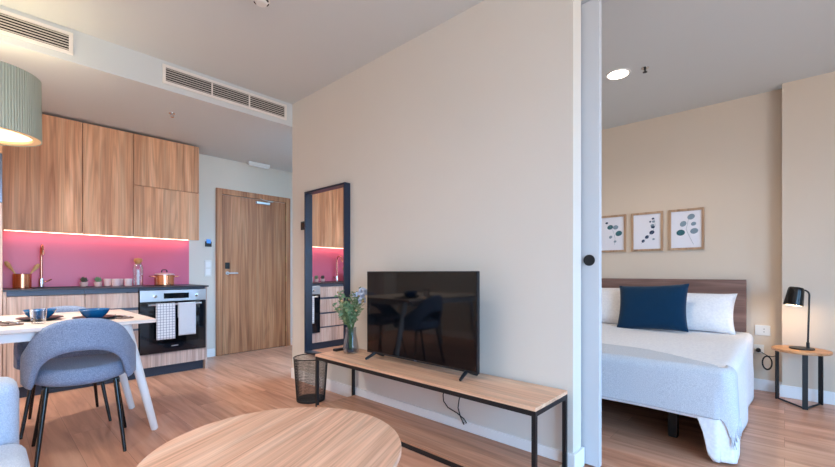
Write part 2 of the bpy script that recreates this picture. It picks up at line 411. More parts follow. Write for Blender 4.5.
# entrance door
d = struct(bpy.data.objects.new('door_1', None)); COL.objects.link(d); d.location = (1.96, YD, 0)
b = B()
bx(b, 0, .072, -.03, .0, 0, 2.092, .003); bx(b, .934, 1.006, -.03, 0, 0, 2.092, .003); bx(b, .072, .934, -.03, 0, 2.022, 2.092, .003)
obj('door_casing', b, 'door_wood', d)
obj('door_leaf', bx(B(), .078, .928, -.018, -.001, .006, 2.015, .002), 'door_wood', d)
obj('lock_plate', bx(B(), .105, .163, -.030, -.018, 1.085, 1.165, .006), 'black', d)
b = B(); disc(b, .022, 0, .010, 24); bmesh.ops.rotate(b, cent=(0, 0, 0), matrix=Matrix.Rotation(rad(90), 3, 'X'), verts=b.verts)
bmesh.ops.translate(b, vec=(.135, -.018, 1.03), verts=b.verts)
tube(b, [(.135, -.026, 1.03), (.135, -.052, 1.03), (.15, -.06, 1.03), (.25, -.06, 1.03)], .009, 10)
obj('door_handle', b, 'steel', d)
b = B(); bx(b, .50, .69, -.055, -.018, 1.955, 1.985, .004)
tube(b, [(.66, -.045, 1.99), (.70, -.11, 1.992), (.58, -.06, 2.012), (.56, -.03, 2.03)], .006, 8)
obj('door_closer', b, 'steel', d)
for z in (.25, .95, 1.22, 1.8):
    obj('hinge', tube(B(), [(.933, -.034, z-.04), (.933, -.034, z+.04)], .006, 10), 'brass', d)
obj('threshold_gap', bx(B(), .075, .931, -.016, -.002, .0005, .005), 'dark', d)

# sliding bedroom door, hung on the bedroom side of the partition
d = struct(bpy.data.objects.new('door_2', None)); COL.objects.link(d); d.location = (XT2+.02, .72, 0)
obj('door_leaf', bx(B(), 0, .04, 0, 1.0, .008, 2.495, .002), 'slide', d)
b = B(); disc(b, .030, 0, .006, 32, bev=.002); bmesh.ops.rotate(b, cent=(0, 0, 0), matrix=Matrix.Rotation(rad(-90), 3, 'Y'), verts=b.verts)
bmesh.ops.translate(b, vec=(-.0005, .05, 1.105), verts=b.verts)
obj('recessed_pull', b, 'black', d)
struct(box('trim_1', 'slide', (XT2+.001, XT2+.10, YF+.02, 1.85, 2.5, 2.60)))

# ------------------------------------------------------------------ ceiling fittings
def vent(x0, x1, label, divs):
    t = thing('air_vent', label, 'air vent', (x0, YE, 2.52), group='long white air vents in the bulkhead')
    w = x1-x0; h = .15; k = .022
    b = B(); bx(b, 0, w, -.012, -.0005, 0, k, .002); bx(b, 0, w, -.012, -.0005, h-k, h, .002)
    bx(b, 0, k, -.012, -.0005, k, h-k, .002); bx(b, w-k, w, -.012, -.0005, k, h-k, .002)
    obj('frame', b, 'vent', t)
    obj('backing', bx(B(), k, w-k, -.002, -.0006, k, h-k), 'dark', t)
    n = 6
    for i in range(n):
        z = k+(h-2*k)*(i+.5)/n
        obj('slat', bx(B(), k, w-k, -.010, -.003, z-.0035, z+.0035, 0, rot=Matrix.Rotation(rad(28), 3, 'X'), piv=(0, -.006, z)), 'slat', t)
    for x in divs: obj('divider', bx(B(), x-x0-.006, x-x0+.006, -.0115, -.003, k, h-k), 'vent', t)
vent(-.65, .418, 'long white slotted air vent in bulkhead above the green pendant lamp', [-.30, .06])
vent(.949, 2.003, 'long white slotted air vent in bulkhead beside the partition corner', [1.316, 1.637])

def sprinkler(x, y, z, label, mat):
    t = thing('sprinkler', label, 'sprinkler', (x, y, z), group='ceiling sprinklers')
    obj('escutcheon', disc(B(), .028, -.006, -.0005, 24, bev=.002), 'chrome', t)
    b = B(); tube(b, [(0, 0, -.006), (0, 0, -.02)], .009, 10)
    tube(b, [(-.012, 0, -.014), (-.014, 0, -.024), (0, 0, -.034)], .003, 6); tube(b, [(.012, 0, -.014), (.014, 0, -.024), (0, 0, -.034)], .003, 6)
    obj('frame_arms', b, mat, t); obj('deflector', disc(B(), .016, -.038, -.034, 16), mat, t)
sprinkler(1.154, 4.061, ZK, 'small chrome sprinkler on the lowered kitchen ceiling', 'chrome')
sprinkler(3.455, .792, ZB, 'small dark sprinkler on the bedroom ceiling beside round downlight', 'black')
t = thing('smoke_detector', 'round white smoke detector on the living room ceiling', 'smoke detector', (1.135, 2.32, ZL))
obj('housing', lathe(B(), [(0, -.045), (.030, -.045), (.040, -.030), (.05, -.018), (.05, -.0005), (0, -.0005)], 32), 'offwhite', t)
for k in range(6):
    a = 2*PI*k/6; bb = bx(B(), .036, .044, -.010, .010, -.034, -.026, rot=Matrix.Rotation(a, 3, 'Z'), piv=(0, 0, 0)); obj('vent_slot', bb, 'dark', t)
FILL_LAMPS = [(.45, 1.65, ZL, 'added unseen fill downlight in the living room ceiling above the coffee table'),  # out-of-view ceiling fittings added as fill light for living room and kitchen
         (-.5, 1.1, ZL, 'added unseen fill downlight in the living room ceiling above the sofa'), (-.5, 2.4, ZL, 'added unseen fill downlight in living room ceiling between sofa and dining table'),
         (-.6, 4.1, ZK, 'added unseen fill downlight in the lowered ceiling before the tall cabinet')]
for (x, y, z, lab) in [(3.423, .976, ZB, 'round lit recessed downlight in the bedroom ceiling')]+FILL_LAMPS:
    t = thing('ceiling_downlight', lab, 'ceiling light', (x, y, z), group='round recessed ceiling downlights')
    obj('trim_ring', lathe(B(), [(.075, -.001), (.075, -.006), (.088, -.006), (.092, -.0005), (.075, -.0005)], 40), 'white', t)
    obj('lens', disc(B(), .075, -.004, -.001, 40), 'downlight', t)
t = thing('emergency_light', 'slim white emergency light bar on ceiling above entrance door', 'emergency light', (2.46, 5.09, ZK))
obj('housing', bx(B(), -.15, .14, -.028, .028, -.04, -.0005, .006), 'offwhite', t)
obj('diffuser', bx(B(), -.14, .13, -.02, .02, -.05, -.04, .003), 'white', t)

# wall plates on the entrance wall
t = thing('door_intercom', 'small black wall keypad with blue display above white switch plate', 'keypad', (1.872, YD, 1.40))
obj('housing', bx(B(), -.036, .036, -.02, -.0005, -.045, .02, .004), 'black', t)
obj('display', bx(B(), -.024, .024, -.026, -.005, -.004, .045, .004), 'screenblue', t)
t = thing('light_switch', 'tall white double light switch plate between worktop and entrance door', 'light switch', (1.868, YD, 1.09))
obj('plate', bx(B(), -.042, .042, -.009, -.0005, -.10, .10, .003), 'offwhite', t)
for z in (-.045, .045): obj('rocker', bx(B(), -.028, .028, -.013, -.009, z-.036, z+.036, .002), 'white', t)
t = thing('wall_control', 'small black square switch on partition left of the tall mirror', 'switch', (XT, 3.372, 1.485))
obj('plate', bx(B(), -.010, -.0005, -.040, .040, -.040, .040, .003), 'black', t)
obj('button', bx(B(), -.014, -.010, -.02, .02, -.026, .026, .002), 'blackgloss', t)

# ------------------------------------------------------------------ kitchen
YC = 4.61; X0 = .13; XE = 1.645
# tall cabinet at the left
t = thing('tall_cabinet', 'tall wooden cabinet with grey appliance at left end of kitchen', 'cabinet', (.108, YC, 0))
obj('body', bx(B(), -.6, 0, .02, .59, .0, 2.45), 'kitchen', t)
obj('door', bx(B(), -.597, -.001, 0, .019, .10, 1.595, .001), 'base_wood_daylit', t)
obj('appliance_front', bx(B(), -.597, -.001, 0, .019, 1.60, 1.99, .001), 'tall_grey', t)
obj('door', bx(B(), -.597, -.001, 0, .019, 1.995, 2.45, .001), 'kitchen', t)
# plinth
tag(box('plinth', 'plinth', (.111, 1.622, YC+.05, YC+.07, 0.0005, .095)), 'long dark plinth board under the kitchen base cabinets', 'plinth')
def gap(t, x0, x1, z0, z1): obj('grip_profile', bx(B(), x0, x1, .012, .03, z0, z1), 'gola', t)
# sink cabinet
t = thing('base_cabinet', 'pale wooden base cabinet under the copper tap', 'cabinet', (.111, YC, 0), group='kitchen base cabinets')
obj('body', bx(B(), 0, .507, .03, .58, .096, .80), 'base_wood_daylit', t)
obj('end_panel', bx(B(), 0, .018, 0, .03, .096, .884), 'base_wood_daylit', t)
for a, c in ((.021, .506),): obj('door', bx(B(), a, c, 0, .019, .10, .842, .001), 'base_wood_daylit', t)
gap(t, .019, .507, .846, .884)
# drawer cabinet
t = thing('base_cabinet', 'pale wooden drawer cabinet left of the oven', 'cabinet', (.622, YC, 0), group='kitchen base cabinets')
obj('body', bx(B(), 0, .40, .031, .58, .096, .80), 'base_wood_daylit', t)
for a, c in ((.10, .285), (.305, .475), (.497, .675), (.703, .842)): obj('drawer', bx(B(), .001, .399, 0, .019, a, c, .001), 'base_wood_daylit', t)
for a, c in ((.286, .304), (.476, .496), (.676, .702), (.846, .884)): gap(t, 0, .40, a, c)
# oven housing
t = thing('oven_cabinet', 'pale wooden oven housing with low drawer and thin right end panel', 'cabinet', (1.026, YC, 0), group='kitchen base cabinets')
obj('end_panel', bx(B(), .602, .620, 0, .58, .0005, .884), 'base_wood_daylit', t)
obj('drawer', bx(B(), .002, .600, 0, .019, .10, .228, .001), 'base_wood_daylit', t)
obj('body', bx(B(), 0, .602, .02, .58, .10, .23), 'base_wood_daylit', t)
gap(t, 0, .602, .866, .884)
# oven
t = thing('built_in_oven', 'built-in black glass oven with steel control panel and towels', 'oven', (1.030, YC, .2305))
obj('body', bx(B(), .004, .594, .0, .55, .001, .63), 'dark', t)
dr = obj('oven_door', bx(B(), .0, .597, -.022, -.0005, .004, .515, .003), 'ovenglass', t)
obj('window', bx(B(), .075, .522, -.0235, -.022, .10, .43, .0005), 'screen', dr)
b = B(); tube(b, [(.06, -.058, .488), (.54, -.058, .488)], .009, 12)
for x in (.09, .51): tube(b, [(x, -.022, .488), (x, -.058, .488)], .007, 10)
obj('handle', b, 'steel', dr)
obj('brand_mark', bx(B(), .268, .33, -.0232, -.022, .060, .069), 'steel', dr)
cp = obj('control_panel', bx(B(), .0, .597, -.022, -.0005, .519, .631, .002), 'steel', t)
obj('display', bx(B(), .20, .43, -.0235, -.022, .545, .60, .0005), 'ovenglass', cp)
for x in (.12, .50):
    b = B(); disc(b, .018, 0, .022, 24, bev=.003); bmesh.ops.rotate(b, cent=(0, 0, 0), matrix=Matrix.Rotation(rad(90), 3, 'X'), verts=b.verts)
    bmesh.ops.translate(b, vec=(x, -.022, .573), verts=b.verts); obj('knob', b, 'chrome', cp)
# towels over the handle
def towel(x0, x1, drop, back, mat, label, seed):
    b = B(); n, k = 12, 26; hy, hz, r = -.058, .488, .013
    path = []
    for i in range(k+1):
        s = i/k
        if s < .60: f = s/.60; path.append((hy-r, hz-drop*(1-f)))
        elif s < .75: a = PI*(s-.60)/.15; path.append((hy-r*math.cos(a), hz+r*math.sin(a)))
        else: path.append((hy+r, hz-back*(s-.75)/.25))
    g = []
    for i, (y, z) in enumerate(path):
        row = []
        for j in range(n+1):
            x = x0+(x1-x0)*j/n
            w = .003*math.sin(j*1.1+seed)*max(0, (hz-z)/drop) if i < .6*k else 0
            row.append(b.verts.new((x, y-abs(w), z)))
        g.append(row)
    for i in range(k):
        for j in range(n): b.faces.new((g[i][j], g[i][j+1], g[i+1][j+1], g[i+1][j]))
    o = obj('tea_towel', b, mat, loc=(1.030, YC, .2305)); m = o.modifiers.new('solid', 'SOLIDIFY'); m.thickness = .003; m.offset = 0
    return tag(o, label, 'towel', 'towels on the oven handle')
towel(.125, .290, .345, .14, 'towel_grid', 'white tea towel with fine grey check hanging on oven handle', 0)
towel(.318, .480, .320, .14, 'towel_plain', 'plain pale grey tea towel hanging on oven handle', 2)
# worktop, backsplash, led
tag(box('worktop', 'worktop', (.111, 1.657, YC-.018, YD-.001, .885, .900), bev=.001), 'long thin dark graphite kitchen worktop', 'worktop')
tag(box('backsplash', 'pink', (.111, 1.655, YD-.012, YD-.0005, .9005, 1.46)), 'glossy pink splashback panel behind the worktop', 'splashback')
# wall cabinets
def wallcab(x0, x1, label, splits):
    t = thing('wall_cabinet', label, 'cabinet', (x0, 4.86, 1.40), group='wooden wall cabinets')
    w = x1-x0
    obj('body', bx(B(), .001, w-.001, .02, .335, .03, 1.05), 'kitchen', t)
    for a, c in splits: obj('door', bx(B(), .0025, w-.0025, 0, .019, a, c, .001), 'kitchen', t)
wallcab(.111, .635, 'wide full-height wooden wall cabinet behind the pendant lamp', [(0, 1.05)])
wallcab(.636, 1.034, 'narrower full-height wooden wall cabinet, middle of the three', [(0, 1.05)])
wallcab(1.035, 1.652, 'wooden wall cabinet with two stacked doors nearest entrance door', [(0, .525), (.531, 1.05)])
t = thing('led_strip', 'glowing strip light under the wooden wall cabinets', 'strip light', (.13, 4.90, 1.428))
obj('profile', bx(B(), 0, 1.50, 0, .28, -.006, .0015), 'white', t)
obj('diffuser', bx(B(), .0, 1.50, .235, .262, -.011, -.006), 'led', t)
# sink and tap
t = thing('kitchen_sink', 'low dark sink set in the worktop right of the copper tap', 'sink', (.50, 4.93, .9003))
b = B(); 
for a in ((-.20, .20, -.17, -.155), (-.20, .20, .155, .17), (-.20, -.185, -.155, .155), (.185, .20, -.155, .155)): bx(b, *a, 0, .005)
obj('rim', b, 'black', t); obj('basin', bx(B(), -.185, .185, -.155, .155, 0, .0015), 'dark', t)
t = thing('kitchen_tap', 'tall copper-coloured kitchen tap rising before pink splashback', 'tap', (.372, 5.12, .9003))
obj('base', lathe(B(), [(0, 0), (.026, 0), (.026, .006), (.02, .01), (.02, .075), (.016, .085), (0, .085)], 28), 'chrome', t)
obj('spout', tube(B(), [(0, 0, .08), (0, 0, .33), (0, -.01, .36), (0, -.035, .383), (0, -.07, .39), (0, -.105, .378), (0, -.125, .35), (0, -.13, .30)], [.010]*7+[.014], 14), 'copper2', t)
obj('lever', tube(B(), [(.018, 0, .05), (.035, 0, .055), (.07, -.01, .075)], .006, 10), 'copper2', t)
# copper pot with spoons
t = thing('utensil_pot', 'open copper pot of wooden spoons at left of worktop', 'pot', (.238, 4.98, .9003))
obj('body', lathe(B(), [(0, 0), (.058, 0), (.062, .004), (.062, .125), (.065, .128), (.060, .126), (.059, .006), (0, .006)], 44), 'copper', t)
def spoon(p0, p1, label):
    p0 = Vector(p0); p1 = Vector(p1); d = (p1-p0).normalized()
    b = B(); tube(b, [p0, p0.lerp(p1, .6), p0.lerp(p1, .8), p0.lerp(p1, .9), p1], [.005, .006, .015, .019, .010], 12)
    o = obj('wooden_spoon', b, 'spoon', loc=(.238, 4.98, .9003)); return tag(o, label, 'spoon', 'wooden spoons in the copper pot')
spoon((.025, .012, .009), (-.105, -.01, .235), 'wooden spoon leaning left out of the copper pot')
spoon((-.025, -.012, .009), (.11, .02, .215), 'wooden spoon leaning right out of the copper pot')
# succulents
def succ(x, y, label, k, r):
    t = thing('potted_succulent', label, 'plant', (x, y, .9003), group='small potted plants on the worktop')
    obj('pot', lathe(B(), [(0, 0), (r*.8, 0), (r, .045), (r*.9, .045), (r*.85, .035), (0, .035)], 28), 'pot', t)
    b = B()
    for i in range(16):
        a = i*2.4; e = .25+.75*(i/16); rr = r*(1.05-.6*i/16)
        tube(b, [(0, 0, .035), (rr*.5*math.cos(a), rr*.5*math.sin(a), .05+.03*e), (rr*math.cos(a), rr*math.sin(a), .055+.045*e)], [.006, .009, .002], 6)
    obj('leaves', b, 'succulent' if k else 'leaf', t)
succ(.672, 5.06, 'small dusky succulent in blush pot left of its green neighbour', 1, .034)
succ(.782, 5.06, 'small green plant in blush pot beside the row of tumblers', 0, .034)
# row of short glasses
gl = None
for i, (x, y) in enumerate(((.865, 5.09), (.915, 5.0), (.965, 5.09), (1.02, 5.0))):
    lab = ['first short glass tumbler on worktop, right beside the green plant', 'second short glass tumbler from the green plant, at the front',
           'third short glass tumbler from the green plant, at the back', 'short glass tumbler nearest the corked bottle'][i]
    if gl is None:
        gl = obj('tumbler', lathe(B(), [(0, 0), (.026, 0), (.031, .004), (.035, .075), (.0335, .075), (.029, .008), (0, .008)], 28), plain('blush tinted glass', srgb(252, 226, 226), .1, trans=.3), loc=(x, y, .9003))
        o = gl
    else:
        o = gl.copy(); COL.objects.link(o); o.location = (x, y, .9003)
    tag(o, lab, 'glass', 'short tumblers on the worktop')
# corked bottle
t = thing('glass_bottle', 'clear glass bottle with round cork stopper on worktop', 'bottle', (1.105, 5.0, .9003))
obj('body', lathe(B(), [(0, 0), (.042, 0), (.046, .006), (.046, .19), (.040, .215), (.030, .228), (.030, .24), (.027, .24), (.027, .226), (.037, .212), (.043, .19), (.043, .008), (0, .008)], 36), 'glass', t)
obj('water', lathe(B(), [(0, .0085), (.012, .0085), (.012, .17), (0, .17)], 20), 'paper', t)
obj('cork_stopper', lathe(B(), [(0, .225), (.026, .225), (.026, .241), (.036, .25), (.040, .268), (.034, .285), (0, .292)], 28), 'cork', t)
# saucepan
t = thing('cooking_pot', 'lidded copper cooking pot with two side handles on worktop', 'pot', (1.335, 4.96, .9003))
obj('body', lathe(B(), [(0, 0), (.088, 0), (.093, .006), (.093, .108), (.097, .111), (.090, .110), (.089, .008), (0, .008)], 52), 'copper', t)
ld = obj('lid', lathe(B(), [(0, .112), (.096, .112), (.096, .117), (.078, .130), (.03, .138), (0, .139)], 52), 'steel', t)
obj('knob', tube(B(), [(-.025, 0, .138), (-.025, 0, .158), (-.015, 0, .167), (.015, 0, .167), (.025, 0, .158), (.025, 0, .138)], .006, 10), 'black', ld)
for s in (-1, 1):
    obj('handle', tube(B(), [(s*.086, -.035, .092), (s*.128, -.03, .097), (s*.138, 0, .098), (s*.128, .03, .097), (s*.086, .035, .092)], .006, 10), 'copper', t)

# ------------------------------------------------------------------ dining group
t = thing('dining_table', 'white-legged dining table with pale wooden top, laid for a meal', 'table', (0, 3.375, 0))
TD = t
b = prism(B(), rrect(.738, .483, .012), .728, .75, .003); obj('tabletop', b, 'dining_top', t)
b = B()
for s in (-1, 1):
    bx(b, -.60, .60, s*.39-.011, s*.39+.011, .672, .7275); bx(b, s*.60-.011, s*.60+.011, -.38, .38, .672, .7275)
obj('apron', b, 'white', t)
for sx in (-1, 1):
    for sy in (-1, 1):
        obj('leg', tube(B(), [(sx*.775, sy*.30, 0.0005), (sx*.772, sy*.30, .006), (sx*.61, sy*.30, .727)], [.018, .021, .030], 20), 'white', t)

def make_chair(label):
    t = thing('dining_chair', label, 'chair', group='blue-grey upholstered dining chairs')
    so = [(.222, .10), (.222, .15)]+[(.142+.08*math.cos(rad(a)), .148+.08*math.sin(rad(a))) for a in range(10, 91, 16)]
    so += [(-x, y) for x, y in reversed(so)]
    so += [(.222*math.cos(rad(a)), .02+.250*math.sin(rad(a))) for a in range(184, 357, 8)]
    b = prism(B(), so, .415, .512, .032)
    obj('seat', b, 'chair', t, sharp=60)
    # wrap-round back with arched opening
    b = B(); NP, NZ = 56, 10; P1 = rad(112)
    outer = []; inner = []
    def sect(ph):
        x = math.sin(ph); y = math.cos(ph)
        a = abs(math.degrees(ph))
        zt = .790-.041*(a/39)**2.4 if a < 64 else .790-.041*(64/39)**2.4-(a-64)*.0034
        zt = max(zt, .475)
        h = 57.
        zl = .412+.203*max(0, 1-(a/h)**2.4)**.6 if a < h else .412
        return x, y, zl, zt
    th = .034
    for i in range(NP+1):
        ph = -P1+2*P1*i/NP; x, y, zl, zt = sect(ph)
        zm = (zl+zt)/2
        ro, ri = [], []
        for j in range(NZ+1):
            z = zl+(zt-zl)*j/NZ
            flare = 1.
            # rounding of lips
            e = min(1, min(j, NZ-j)/1.3); k = th*.5*(math.sqrt(max(0, 1-(1-e)**2))*.85+.15)
            ex, ey = .244*flare, .262*flare
            px, py = ex*x, -ey*y+.0
            nx, ny = x, -y
            ro.append(b.verts.new((px+nx*k, py+ny*k, z))); ri.append(b.verts.new((px-nx*k, py-ny*k, z)))
        outer.append(ro); inner.append(ri)
    for i in range(NP):
        for j in range(NZ):
            b.faces.new((outer[i][j], outer[i+1][j], outer[i+1][j+1], outer[i][j+1]))
            b.faces.new((inner[i][j+1], inner[i+1][j+1], inner[i+1][j], inner[i][j]))
        b.faces.new((outer[i][NZ], outer[i+1][NZ], inner[i+1][NZ], inner[i][NZ]))
        b.faces.new((inner[i][0], inner[i+1][0], outer[i+1][0], outer[i][0]))
    for i in (0, NP):
        for j in range(NZ):
            q = (outer[i][j], outer[i][j+1], inner[i][j+1], inner[i][j]); b.faces.new(q if i == 0 else tuple(reversed(q)))
    obj('backrest', b, 'chair', t, sharp=75)
    for (tx, ty, fx, fy) in ((-.15, -.14, -.188, -.225), (.15, -.14, .188, -.225), (-.16, .14, -.222, .21), (.16, .14, .222, .21)):
        obj('leg', tube(B(), [(fx, fy, .0005), (fx, fy, .006), (tx, ty, .415)], [.008, .009, .013], 12), 'blackgloss', t)
    obj('seat_frame', bx(B(), -.17, .17, -.15, .15, .404, .4155, .003), 'black', t)
    return t
ch = make_chair('blue-grey upholstered dining chair with its arched back towards the sofa')
ch.location = (.400, 3.070, 0); ch.rotation_euler = (0, 0, rad(-7))
dup(ch, (.397, 3.70, 0), rad(176), 'blue-grey upholstered dining chair on the kitchen side of table')

# tableware
def plates(x, y, lab):
    t = thing('dinner_plate', lab, 'plate', (x, y, .7503), group='plates on the dining table')
    obj('dish', lathe(B(), [(0, 0), (.07, 0), (.075, .004), (.108, .015), (.107, .018), (.074, .009), (0, .008)], 48), 'plate', t)
plates(.236, 3.33, 'dark dinner plate under the blue bowl behind the water glass')
plates(.468, 3.135, 'dark dinner plate under blue bowl right behind the front chair')
def bowl(x, y, lab):
    o = obj('bowl', lathe(B(), [(0, 0), (.038, 0), (.042, .005), (.065, .030), (.077, .054), (.075, .056), (.062, .033), (.038, .009), (0, .008)], 48), 'bowl', loc=(x, y, .7588))
    return tag(o, lab, 'bowl', 'blue bowls on the dining table')
bowl(.236, 3.33, 'blue ceramic bowl on dark plate, behind the water glass')
bowl(.468, 3.135, 'blue ceramic bowl on dark plate, behind the front chair back')
o = obj('water_glass', lathe(B(), [(0, 0), (.028, 0), (.031, .004), (.037, .084), (.0355, .084), (.029, .010), (0, .009)], 36), 'glass', loc=(.214, 3.115, .7503))
tag(o, 'clear water glass on dining table in front of left bowl', 'glass')
def setting(x, y, rz, side):
    o = obj('napkin', prism(B(), rrect(.045, .10, .02), 0, .008, .003), 'napkin', loc=(x, y, .7503), rot=(0, 0, rz))
    tag(o, 'folded brown napkin under cutlery at %s' % side, 'napkin', 'brown napkins on the dining table')
    R = Matrix.Rotation(rz, 3, 'Z')
    for kind, dx in (('fork', -.018), ('table_knife', .018)):
        p = Vector((x, y, .7592))+R @ Vector((dx, 0, 0))
        b = B()
        if kind == 'fork':
            tube(b, [(0, -.085, .003), (0, .03, .003), (0, .045, .005)], [.004, .003, .005], 8)
            for q in (-.007, 0, .007): tube(b, [(q*.5, .044, .005), (q, .055, .004), (q, .088, .004)], .0015, 6)
        else:
            tube(b, [(0, -.085, .003), (0, .0, .003)], .004, 8); bx(b, -.006, .006, 0, .088, .002, .004)
        o = obj(kind, b, 'blackgloss' if kind == 'fork' else 'steel', loc=p, rot=(0, 0, rz))
        tag(o, '%s lying on brown napkin at %s' % ('dark fork' if kind == 'fork' else 'steel table knife', side), 'cutlery', 'cutlery on the dining table')
setting(.095, 3.19, rad(12), 'left of the water glass')
setting(.600, 3.13, rad(5), 'right corner of the table')

# pendant
t = thing('pendant_lamp', 'green pleated drum pendant lamp over the dining table', 'lamp', (.018, 3.37, 1.832))
obj('lamp_shade', lathe(B(), [(.231, 0), (.227, .362), (.223, .362), (.227, 0), (.231, 0)], 96), 'shade', t)
obj('diffuser', disc(B(), .226, .018, .022, 64), 'diffuser', t)
b = lathe(B(), [(.2265, .003), (.190, .003), (.190, .017), (.2265, .017), (.2265, .003)], 64); obj('inner_rim', b, plain('cream lining', srgb(245, 214, 170), .8), t)
b = B()
for k in range(3):
    a = 2*PI*k/3; tube(b, [(.224*math.cos(a), .224*math.sin(a), .35), (0, 0, .35)], .003, 6)
obj('spider', b, 'white', t)
obj('cord', tube(B(), [(0, 0, .345), (0, 0, ZL-1.832-.03)], .003, 8), 'white', t)
obj('ceiling_rose', lathe(B(), [(0, ZL-1.832-.035), (.04, ZL-1.832-.03), (.045, ZL-1.832-.0005), (0, ZL-1.832-.0005)], 28), 'white', t)

# ------------------------------------------------------------------ sofa
t = thing('sofa', 'pale blue-grey fabric sofa at the left edge, only its far arm showing', 'sofa', (-.38, 1.2, 0))
obj('base', bx(B(), -.46, .43, -.93, .79, .09, .30, .03, 3), 'sofa', t, sharp=60)
for a, c in ((-.925, -.07), (-.065, .788)): obj('seat_cushion', bx(B(), -.25, .485, a, c, .30, .455, .045, 4), 'sofa', t, sharp=70)
obj('backrest', bx(B(), -.47, -.25, -.93, .79, .305, .80, .06, 4), 'sofa', t, sharp=70)
for a, c in ((-1.12, -.935), (.795, .975)): obj('armrest', bx(B(), -.47, .47, a, c, .09, .655, .045, 4), 'sofa', t, sharp=70)
for sx in (-.40, .38):
    for sy in (-1.02, .88): obj('leg', tube(B(), [(sx, sy, .0005), (sx, sy, .09)], [.014, .02], 12), 'black', t)

# ------------------------------------------------------------------ coffee table
t = thing('coffee_table', 'round light oak coffee table in front of the low bench', 'table', (.777, 1.442, 0))
b = disc(B(), .474, .336, .360, 96, bev=.005); obj('tabletop', b, 'table_oak', t, rot=(0, 0, rad(24)))
for k in range(3):
    a = 2*PI*k/3+.5
    obj('leg', tube(B(), [(.33*math.cos(a), .33*math.sin(a), .0005), (.25*math.cos(a), .25*math.sin(a), .336)], [.012, .02], 14), 'white', t)
obj('under_frame', disc(B(), .27, .322, .336, 48), 'white', t)

# ------------------------------------------------------------------ bench and what stands on it
t = thing('tv_bench', 'long low bench with oak boards and thin black metal frame', 'bench', (1.69, .828, 0))
W_, L_ = .363, 1.768
obj('top_board', bx(B(), 0, W_, 0, L_, .409, .427, .0015), 'bench_wood', t)
k = .02
b = B()
for x in (0.001, W_-k-.001): bx(b, x, x+k, 0.001, L_-.001, .385, .4085)
for y in (0.001, L_-k-.001): bx(b, .001+k, W_-k-.001, y, y+k, .385, .4085)
obj('top_frame', b, 'black', t)
for x in (0.001, W_-k-.001):
    for y in (0.001, L_-k-.001): obj('leg', bx(B(), x, x+k, y, y+k, .0005, .3848), 'black', t)
b = B()
for x in (0.001, W_-k-.001): bx(b, x+.0005, x+k-.0005, k+.0012, L_-k-.0012, .002, .030)
for y in (0.001, L_-k-.001): bx(b, .001+k, W_-k-.001, y, y+k, .002, .030)
obj('lower_frame', b, 'black', t)
obj('lower_shelf', bx(B(), .0, W_, k+.002, L_-k-.002, .0305, .044, .001), wood('brown oak shelf', srgb(156, 110, 84), srgb(190, 142, 114), srgb(208, 164, 136), 'Y', 1., .4), t)

t = thing('television', 'large black flat television on two splayed feet, on the bench', 'television', (1.892, 1.7465, .4273), 0)
hw = .4775
obj('casing', bx(B(), -.012, .012, -hw, hw, .0375, .6205, .004), 'bezel', t)
obj('back_housing', bx(B(), .012, .055, -.36, .36, .07, .42, .01), 'black', t)
obj('screen', bx(B(), -.0135, -.012, -hw+.007, hw-.007, .052, .614, .0003), 'screen', t)
obj('logo_mark', bx(B(), -.0137, -.0125, -.012, .012, .040, .049), 'gola', t)
for s in (-1, 1):
    b = B()
    for xx in (-.078, .085): tube(b, [(0.004, s*.395, .045), (xx*.5, s*.400, .026), (xx, s*.407, .0095), (xx*1.06, s*.407, .0085)], [.012, .011, .009, .007], 10)
    obj('foot', b, 'bezel', t)

t = thing('glass_vase', 'smoky glass vase on the left end of the bench', 'vase', (1.90, 2.435, .4273))
obj('body', lathe(B(), [(0, 0), (.050, 0), (.058, .01), (.060, .04), (.050, .10), (.040, .15), (.040, .185), (.043, .195), (.040, .195), (.037, .184), (.037, .15), (.046, .10), (.056, .04), (.052, .014), (0, .012)], 44), 'vaseglass', t)
obj('weighted_base', lathe(B(), [(0, .0125), (.050, .0145), (.0535, .03), (0, .034)], 40), plain('thick smoky glass', srgb(70, 78, 90), .1, spec=.8), t)
t = thing('flower_bouquet', 'loose bouquet of green sprigs and pale blue blossoms in the vase', 'flowers', (1.90, 2.435, .464))
random.seed(11)
bs = B(); bl = B(); bl2 = B(); bst = B(); tips = []
camdir = Vector((-.62, -.78, 0))
for i in range(30):
    a = random.uniform(0, 2*PI); sp = random.uniform(.04, .15); h = random.uniform(.24, .44)
    if math.cos(a) > .3: sp *= .75
    p = [(0.012*math.cos(a), .012*math.sin(a), 0), (.018*math.cos(a+.4), .018*math.sin(a+.4), .15), (sp*.5*math.cos(a), sp*.5*math.sin(a), .15+(h-.15)*.5), (sp*math.cos(a), sp*math.sin(a), h)]
    tube(bs, p, .0016, 5); tips.append((Vector(p[3]), a))
    tgt = bl if i % 3 else bl2
    for q in range(14):
        f = .25+.75*q/13
        base = Vector(p[1]).lerp(Vector(p[2]), min(1, f*2)) if f < .5 else Vector(p[2]).lerp(Vector(p[3]), (f-.5)*2)
        if base.z < .17: continue
        d = Vector((random.uniform(-1, 1), random.uniform(-1, 1), random.uniform(-.3, .9))).normalized()
        ln = random.uniform(.028, .052); sd = d.cross(Vector((random.random(), random.random(), random.random()))).normalized()*ln*.22
        vs = [tgt.verts.new(base), tgt.verts.new(base+d*ln*.5+sd), tgt.verts.new(base+d*ln+Vector((0, 0, -.004))), tgt.verts.new(base+d*ln*.5-sd)]
        tgt.faces.new(vs)
obj('stems', bs, 'stem', t); obj('leaves', bl, 'leaf', t); obj('sage_leaves', bl2, 'leaf2', t)
